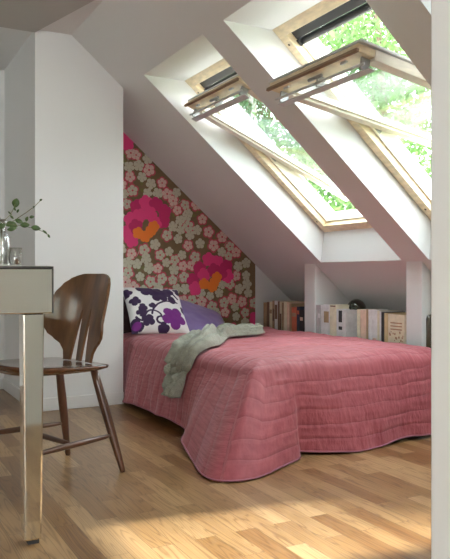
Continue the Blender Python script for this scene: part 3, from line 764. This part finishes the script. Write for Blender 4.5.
for u, v, L_, W_, an, yy in leaves:
    c = bp(u, v, yy); L_ *= .0031*.5*1.1; W_ *= .0031*.5*1.1; a_ = math.radians(an)
    dr = Vector((CC*math.cos(a_), -SS*math.cos(a_), math.sin(a_))); sd_ = Vector((-CC*math.sin(a_), SS*math.sin(a_), math.cos(a_)))
    nr = dr.cross(sd_); bm = BM(); n = 8; up, lo, mid_ = [], [], []
    for k in range(n+1):
        t = k/n; w = math.sin(PI*t)**.8; ctr = c+dr*L_*(2*t-1)+nr*.002*math.sin(PI*t)
        mid_.append(bm.verts.new(ctr)); up.append(bm.verts.new(ctr+sd_*W_*w+nr*.0015*w)); lo.append(bm.verts.new(ctr-sd_*W_*w+nr*.0015*w))
    for k in range(n):
        bm.faces.new((mid_[k], mid_[k+1], up[k+1], up[k])); bm.faces.new((lo[k], lo[k+1], mid_[k+1], mid_[k]))
    bmesh.ops.remove_doubles(bm, verts=bm.verts[:], dist=1e-5)
    lf = obj('leaf', bm, M['leafd'], sp_root, smooth=True)
    s_ = lf.modifiers.new('t','SOLIDIFY'); s_.thickness = .0006

# ------------------------------------------------------------------ chair
CL = Vector((.67, 2.79, 0)); FV = Vector((-.954,-.30,0)).normalized(); LV = Vector((-.30,.954,0)).normalized()
ch = thing('chair', 'dark walnut chair with slotted bentwood back drawn up to the mirrored table', 'chair', CL)
def cl(f, l, z): return FV*f + LV*l + Vector((0,0,z))
feet = {'rn': ((-.230,-.209), (-.155,-.112)), 'rf': ((-.221,.174), (-.150,.135)), 'fn': ((.229,-.269), (.150,-.165)), 'ff': ((.229,.235), (.150,.155))}
legpt = lambda key, z: cl(*[feet[key][0][i]+(feet[key][1][i]-feet[key][0][i])*z/.412 for i in (0,1)], z)
for key in feet:
    bm = BM(); zs = [0,.01,.06,.15,.26,.36,.414]; rs = [.0095,.0115,.0135,.017,.0185,.0165,.014]
    tube(bm, [legpt(key,z) for z in zs], rs, 16); obj('leg', bm, M['walnut_leg'], ch, smooth=True)
zz = .147
for a_, b_ in (('rn','fn'),('rf','ff')):
    bm = BM(); p0, p1_ = legpt(a_, zz), legpt(b_, zz)
    tube(bm, [p0.lerp(p1_, t) for t in (0,.1,.35,.5,.65,.9,1)], [.006,.0085,.0115,.012,.0115,.0085,.006], 12); obj('stretcher', bm, M['walnut_leg'], ch, smooth=True)
bm = BM(); p0 = legpt('rn',zz).lerp(legpt('fn',zz),.5); p1_ = legpt('rf',zz).lerp(legpt('ff',zz),.5)
tube(bm, [p0.lerp(p1_, t) for t in (0,.15,.5,.85,1)], [.006,.009,.0115,.009,.006], 12); obj('stretcher', bm, M['walnut_leg'], ch, smooth=True)
# dished seat, wider at the front
bm = BM(); n = 56; zt, zb = .440, .412
def seat_r(t):
    f, l = math.cos(t), math.sin(t); e = 3.2 if f > 0 else 5.5
    r = 1/((abs(f)**e+abs(l)**e)**(1/e)); F_, L_ = r*f, r*l
    hw = .205 - .03*max(0, F_)
    return (F_*.20-.005, L_*hw)
top = []; bot = []
for ring_i, sc in enumerate((.06,.3,.55,.78,.94,1.0)):
    rw = []
    for k in range(n):
        f, l = seat_r(2*PI*k/n); dish = -.010*(1-sc**2)*1.0
        z = zt+dish-(0 if sc < .99 else .003)+.045*f*sc
        rw.append(bm.verts.new(cl(f*sc, l*sc, z)))
    top.append(rw)
lip = [bm.verts.new(cl(*[q*.985 for q in seat_r(2*PI*k/n)], zt-.012+.045*seat_r(2*PI*k/n)[0])) for k in range(n)]
und = [bm.verts.new(cl(*[q*.88 for q in seat_r(2*PI*k/n)], zb)) for k in range(n)]
seq = top+[lip, und]
for a_, b_ in zip(seq, seq[1:]):
    for k in range(n): bm.faces.new((a_[k], a_[(k+1)%n], b_[(k+1)%n], b_[k]))
bm.faces.new(top[0]); bm.faces.new(und[::-1])
obj('seat', bm, M['rosew'], ch, smooth=True)
# bent plywood back: outline by height, two slots
def hw(h):   # half width of the shell at height fraction
    ks = [(0,.098),(.10,.105),(.17,.125),(.24,.165),(.30,.196),(.38,.213),(.50,.215),(.65,.207),(.78,.190),(.88,.165),(.945,.135),(.98,.105),(1.0,.07)]
    for (a_, x_), (b_, y_) in zip(ks, ks[1:]):
        if h <= b_:
            t = (h-a_)/(b_-a_); t = t*t*(3-2*t)*.5+t*.5; return x_+(y_-x_)*t
    return ks[-1][1]
BH = .365
def slot(h, w):     # True inside one of the slots (w in metres)
    for c0, c1, w0, htop in ((-.036,-.030,.0095,.60),(.036,.030,.0095,.60)):
        if h < htop:
            tt = h/htop; c_ = c0+(c1-c0)*tt; ww = w0*(1-tt)**.5*.5+w0*.5*(1-tt)
            if abs(w-c_) < ww: return True
    return False
def shell(h, w, off):
    z = .432+BH*h*.985
    back = -.160-.070*h-.02*h*h                     # leans back with height
    curve = 1.55*w*w*(.55+.45*min(1,h*2.2))          # sides wrap forward
    nrm = Vector((1, -3.1*w*.8, .2)).normalized()
    return cl(back+curve+nrm.x*off, w+nrm.y*off, z+nrm.z*off)
bm = BM(); NH = 90
# columns: five bands separated by slot edges so the slots are true openings
def slot_edges(h, k):
    htop = .60; tt = min(1, h/htop); c_ = (-.036 if k == 0 else .036)*(1-tt)+(-.030 if k == 0 else .030)*tt
    ww = 0 if h >= htop else .022*(.5*(1-tt)**.5+.5*(1-tt)); return c_-ww, c_+ww
def build_band(fl, fr, h0, h1, nw):
    rowsF, rowsB = [], []
    nh = max(2, int(NH*(h1-h0)))
    for i in range(nh+1):
        h = h0+(h1-h0)*i/nh; a_, b_ = fl(h), fr(h)
        rowsF.append([bm.verts.new(shell(h, a_+(b_-a_)*j/nw, .0055)) for j in range(nw+1)])
        rowsB.append([bm.verts.new(shell(h, a_+(b_-a_)*j/nw, -.0055)) for j in range(nw+1)])
    for i in range(nh):
        for j in range(nw):
            bm.faces.new((rowsF[i][j], rowsF[i][j+1], rowsF[i+1][j+1], rowsF[i+1][j]))
            bm.faces.new((rowsB[i][j], rowsB[i+1][j], rowsB[i+1][j+1], rowsB[i][j+1]))
        for j, e in ((0,0),(nw,1)):
            q = (rowsF[i][j], rowsF[i+1][j], rowsB[i+1][j], rowsB[i][j]); bm.faces.new(q if e == 0 else q[::-1])
    for i in (0, nh):
        for j in range(nw): bm.faces.new((rowsF[i][j], rowsB[i][j], rowsB[i][j+1], rowsF[i][j+1]))
build_band(lambda h: -hw(h), lambda h: slot_edges(h,0)[0], 0, .60, 10)
build_band(lambda h: slot_edges(h,0)[1], lambda h: slot_edges(h,1)[0], 0, .60, 6)
build_band(lambda h: slot_edges(h,1)[1], lambda h: hw(h), 0, .60, 10)
build_band(lambda h: -hw(h), lambda h: -.030, .60, 1, 10)
build_band(lambda h: -.030, lambda h: .030, .60, 1, 6)
build_band(lambda h: .030, lambda h: hw(h), .60, 1, 10)
bmesh.ops.remove_doubles(bm, verts=bm.verts[:], dist=1e-5)
# drop the internal walls where bands meet
cnt = {}
for f in bm.faces: cnt.setdefault(frozenset(v.index for v in f.verts), [])
bm.verts.index_update(); cnt = {}
for f in bm.faces: cnt.setdefault(frozenset(v.index for v in f.verts), []).append(f)
kill = [f for fs in cnt.values() if len(fs) > 1 for f in fs]
bmesh.ops.delete(bm, geom=kill, context='FACES_ONLY')
bk = obj('backrest', bm, M['walnut'], ch, smooth=True)
es = bk.modifiers.new('es', 'EDGE_SPLIT'); es.split_angle = math.radians(50)

# ------------------------------------------------------------------ outside: ground and trees
bm = BM(); box(bm, (XR+.16,-30,-3.2), (60,40,-3.0)); tag(obj('lawn', bm, M['grass']), kind='structure')
def make_tree(x, y, top, R, n, leafm, barkm, seed, label, leaf=.05):
    rr = random.Random(seed); root = thing('tree', label, 'tree', (x, y, -3), group='trees outside the roof windows')
    bm = BM(); hgt = top+3
    pts = [Vector((.12*math.sin(k*1.3+seed), .12*math.cos(k*.9+seed)-.12, hgt*.92*k/8)) for k in range(9)]
    tube(bm, pts, [.10*(1-k/9)+.012 for k in range(9)], 10)
    tr = obj('trunk', bm, barkm, root, smooth=True)
    verts, faces = [], []
    clumps = []
    for k in range(60):
        z = rr.uniform(.55 if n > 25000 else .30, 1.0)*hgt; w = R*math.sin(min(1, (1-z/hgt)*1.5+.15)*PI/2); a_ = rr.uniform(0, 2*PI); q = math.sqrt(rr.random())*w
        clumps.append(Vector((q*math.cos(a_), q*math.sin(a_), z)))
    for c in clumps[::3]:
        bmb = BM(); b0 = Vector((0,0,max(.5,c.z-.7*abs(c.x)-.3))); tube(bmb, [b0, b0.lerp(c,.5)+Vector((0,0,.1)), c], [.022,.014,.005], 5)
        obj('branch', bmb, barkm, tr, smooth=True)
    for k in range(n):
        c = rr.choice(clumps); s_ = R*.30
        p = c+Vector((rr.gauss(0,s_), rr.gauss(0,s_), rr.gauss(0,s_*1.1)))
        a_ = Vector((rr.gauss(0,1), rr.gauss(0,1), rr.gauss(0,1))).normalized(); b_ = a_.orthogonal().normalized(); b_ = (b_*math.cos(k)+a_.cross(b_)*math.sin(k))
        L_ = leaf*rr.uniform(.7,1.3); i = len(verts)
        verts += [p-a_*L_, p+b_*L_*.45, p+a_*L_, p-b_*L_*.45]; faces.append((i,i+1,i+2,i+3))
    me = bpy.data.meshes.new('foliage'); me.from_pydata(verts, [], faces); me.materials.append(leafm)
    fo = bpy.data.objects.new('foliage', me); col.objects.link(fo); fo.parent = root
trees = [(5.3, 1.5, 9.8, .85, 30000, 'leaf2', 'bark', 8, 'tallest narrow tree, added out of view to block sun at the roof windows', .10),  # unseen sun blocker, added to shade the two farther roof windows
         (6.3, 7.4, 6.0, 1.5, 13000, 'leaf1', 'barkd', 1, 'light green tree seen through the right part of the nearer window', .055),
         (5.6, 9.6, 6.6, 1.6, 14000, 'leaf2', 'bark', 2, 'white trunked birch seen above the open sash of the nearer window', .06),
         (6.2, 12.6, 6.6, 1.8, 14000, 'leaf2', 'barkd', 3, 'dark green tree seen through the farther roof window', .07),
         (10.5, 13.5, 8.6, 2.4, 15000, 'leaf1', 'barkd', 5, 'big light green tree farthest back in the garden', .09),
         (7.0, 16.6, 8.0, 2.2, 14000, 'leaf1', 'bark', 6, 'pale birch at the far left of the garden', .09)]
for x, y, top_, R_, n_, lm, bk_, sd2, lb, lf_ in trees: make_tree(x, y, top_, R_, n_, M[lm], M[bk_], sd2, lb, lf_)

# ------------------------------------------------------------------ light
w = bpy.data.worlds.new('World'); scn.world = w; w.use_nodes = True
bg = w.node_tree.nodes['Background']; bg.inputs[0].default_value = (.93,.97,1,1); bg.inputs[1].default_value = 11.0
def area(name, loc, size, energy, rot, color=(1,1,1), portal=False):
    l = bpy.data.lights.new(name, 'AREA'); l.shape = 'RECTANGLE'; l.size, l.size_y = size; l.energy = energy; l.color = color
    if portal: l.cycles.is_portal = True
    o = bpy.data.objects.new(name, l); col.objects.link(o); o.location = loc; o.rotation_euler = rot; return o
for y0, y1 in wins:
    c = Vector(((TO[0]+BO[0])/2, (y0+y1)/2, (TO[1]+BO[1])/2))+Vector((SN,0,CS))*.35
    o = area('window_portal', c, (1.9, 1.0), 1, (0,0,0), portal=True)
    o.rotation_euler = Vector((SN,0,CS)).to_track_quat('Z', 'Y').to_euler()
    o.rotation_euler = (0, math.atan2(SN, CS), 0)
area('rear_fill_light', (-.2, YR-.2, 1.35), (2.1, 1.25), 56, (math.radians(80),0,0), (1,.98,.95))  # unseen fill added behind the camera to brighten walls and partition
s = bpy.data.lights.new('sun', 'SUN'); s.energy = 17; s.angle = math.radians(3.0); s.color = (1,.97,.92)
so = bpy.data.objects.new('sun', s); col.objects.link(so)
so.rotation_euler = Vector((.95,-.37,1.5)).to_track_quat('Z','Y').to_euler()

# ------------------------------------------------------------------ camera
cd_ = bpy.data.cameras.new('camera'); cam = bpy.data.objects.new('camera', cd_); col.objects.link(cam)
cam.location = (0,0,H); cam.rotation_euler = (PI/2, 0, -YAW)
cd_.sensor_fit = 'HORIZONTAL'; cd_.sensor_width = 36; cd_.lens = 36*F/450; cd_.shift_y = -(279.5-V0)/450; cd_.clip_start = .02; cd_.clip_end = 200
scn.camera = cam
vs = scn.view_settings; vs.view_transform = 'Standard'; vs.look = 'None'; vs.exposure = 0.52; vs.gamma = 1; vs.use_curve_mapping = False
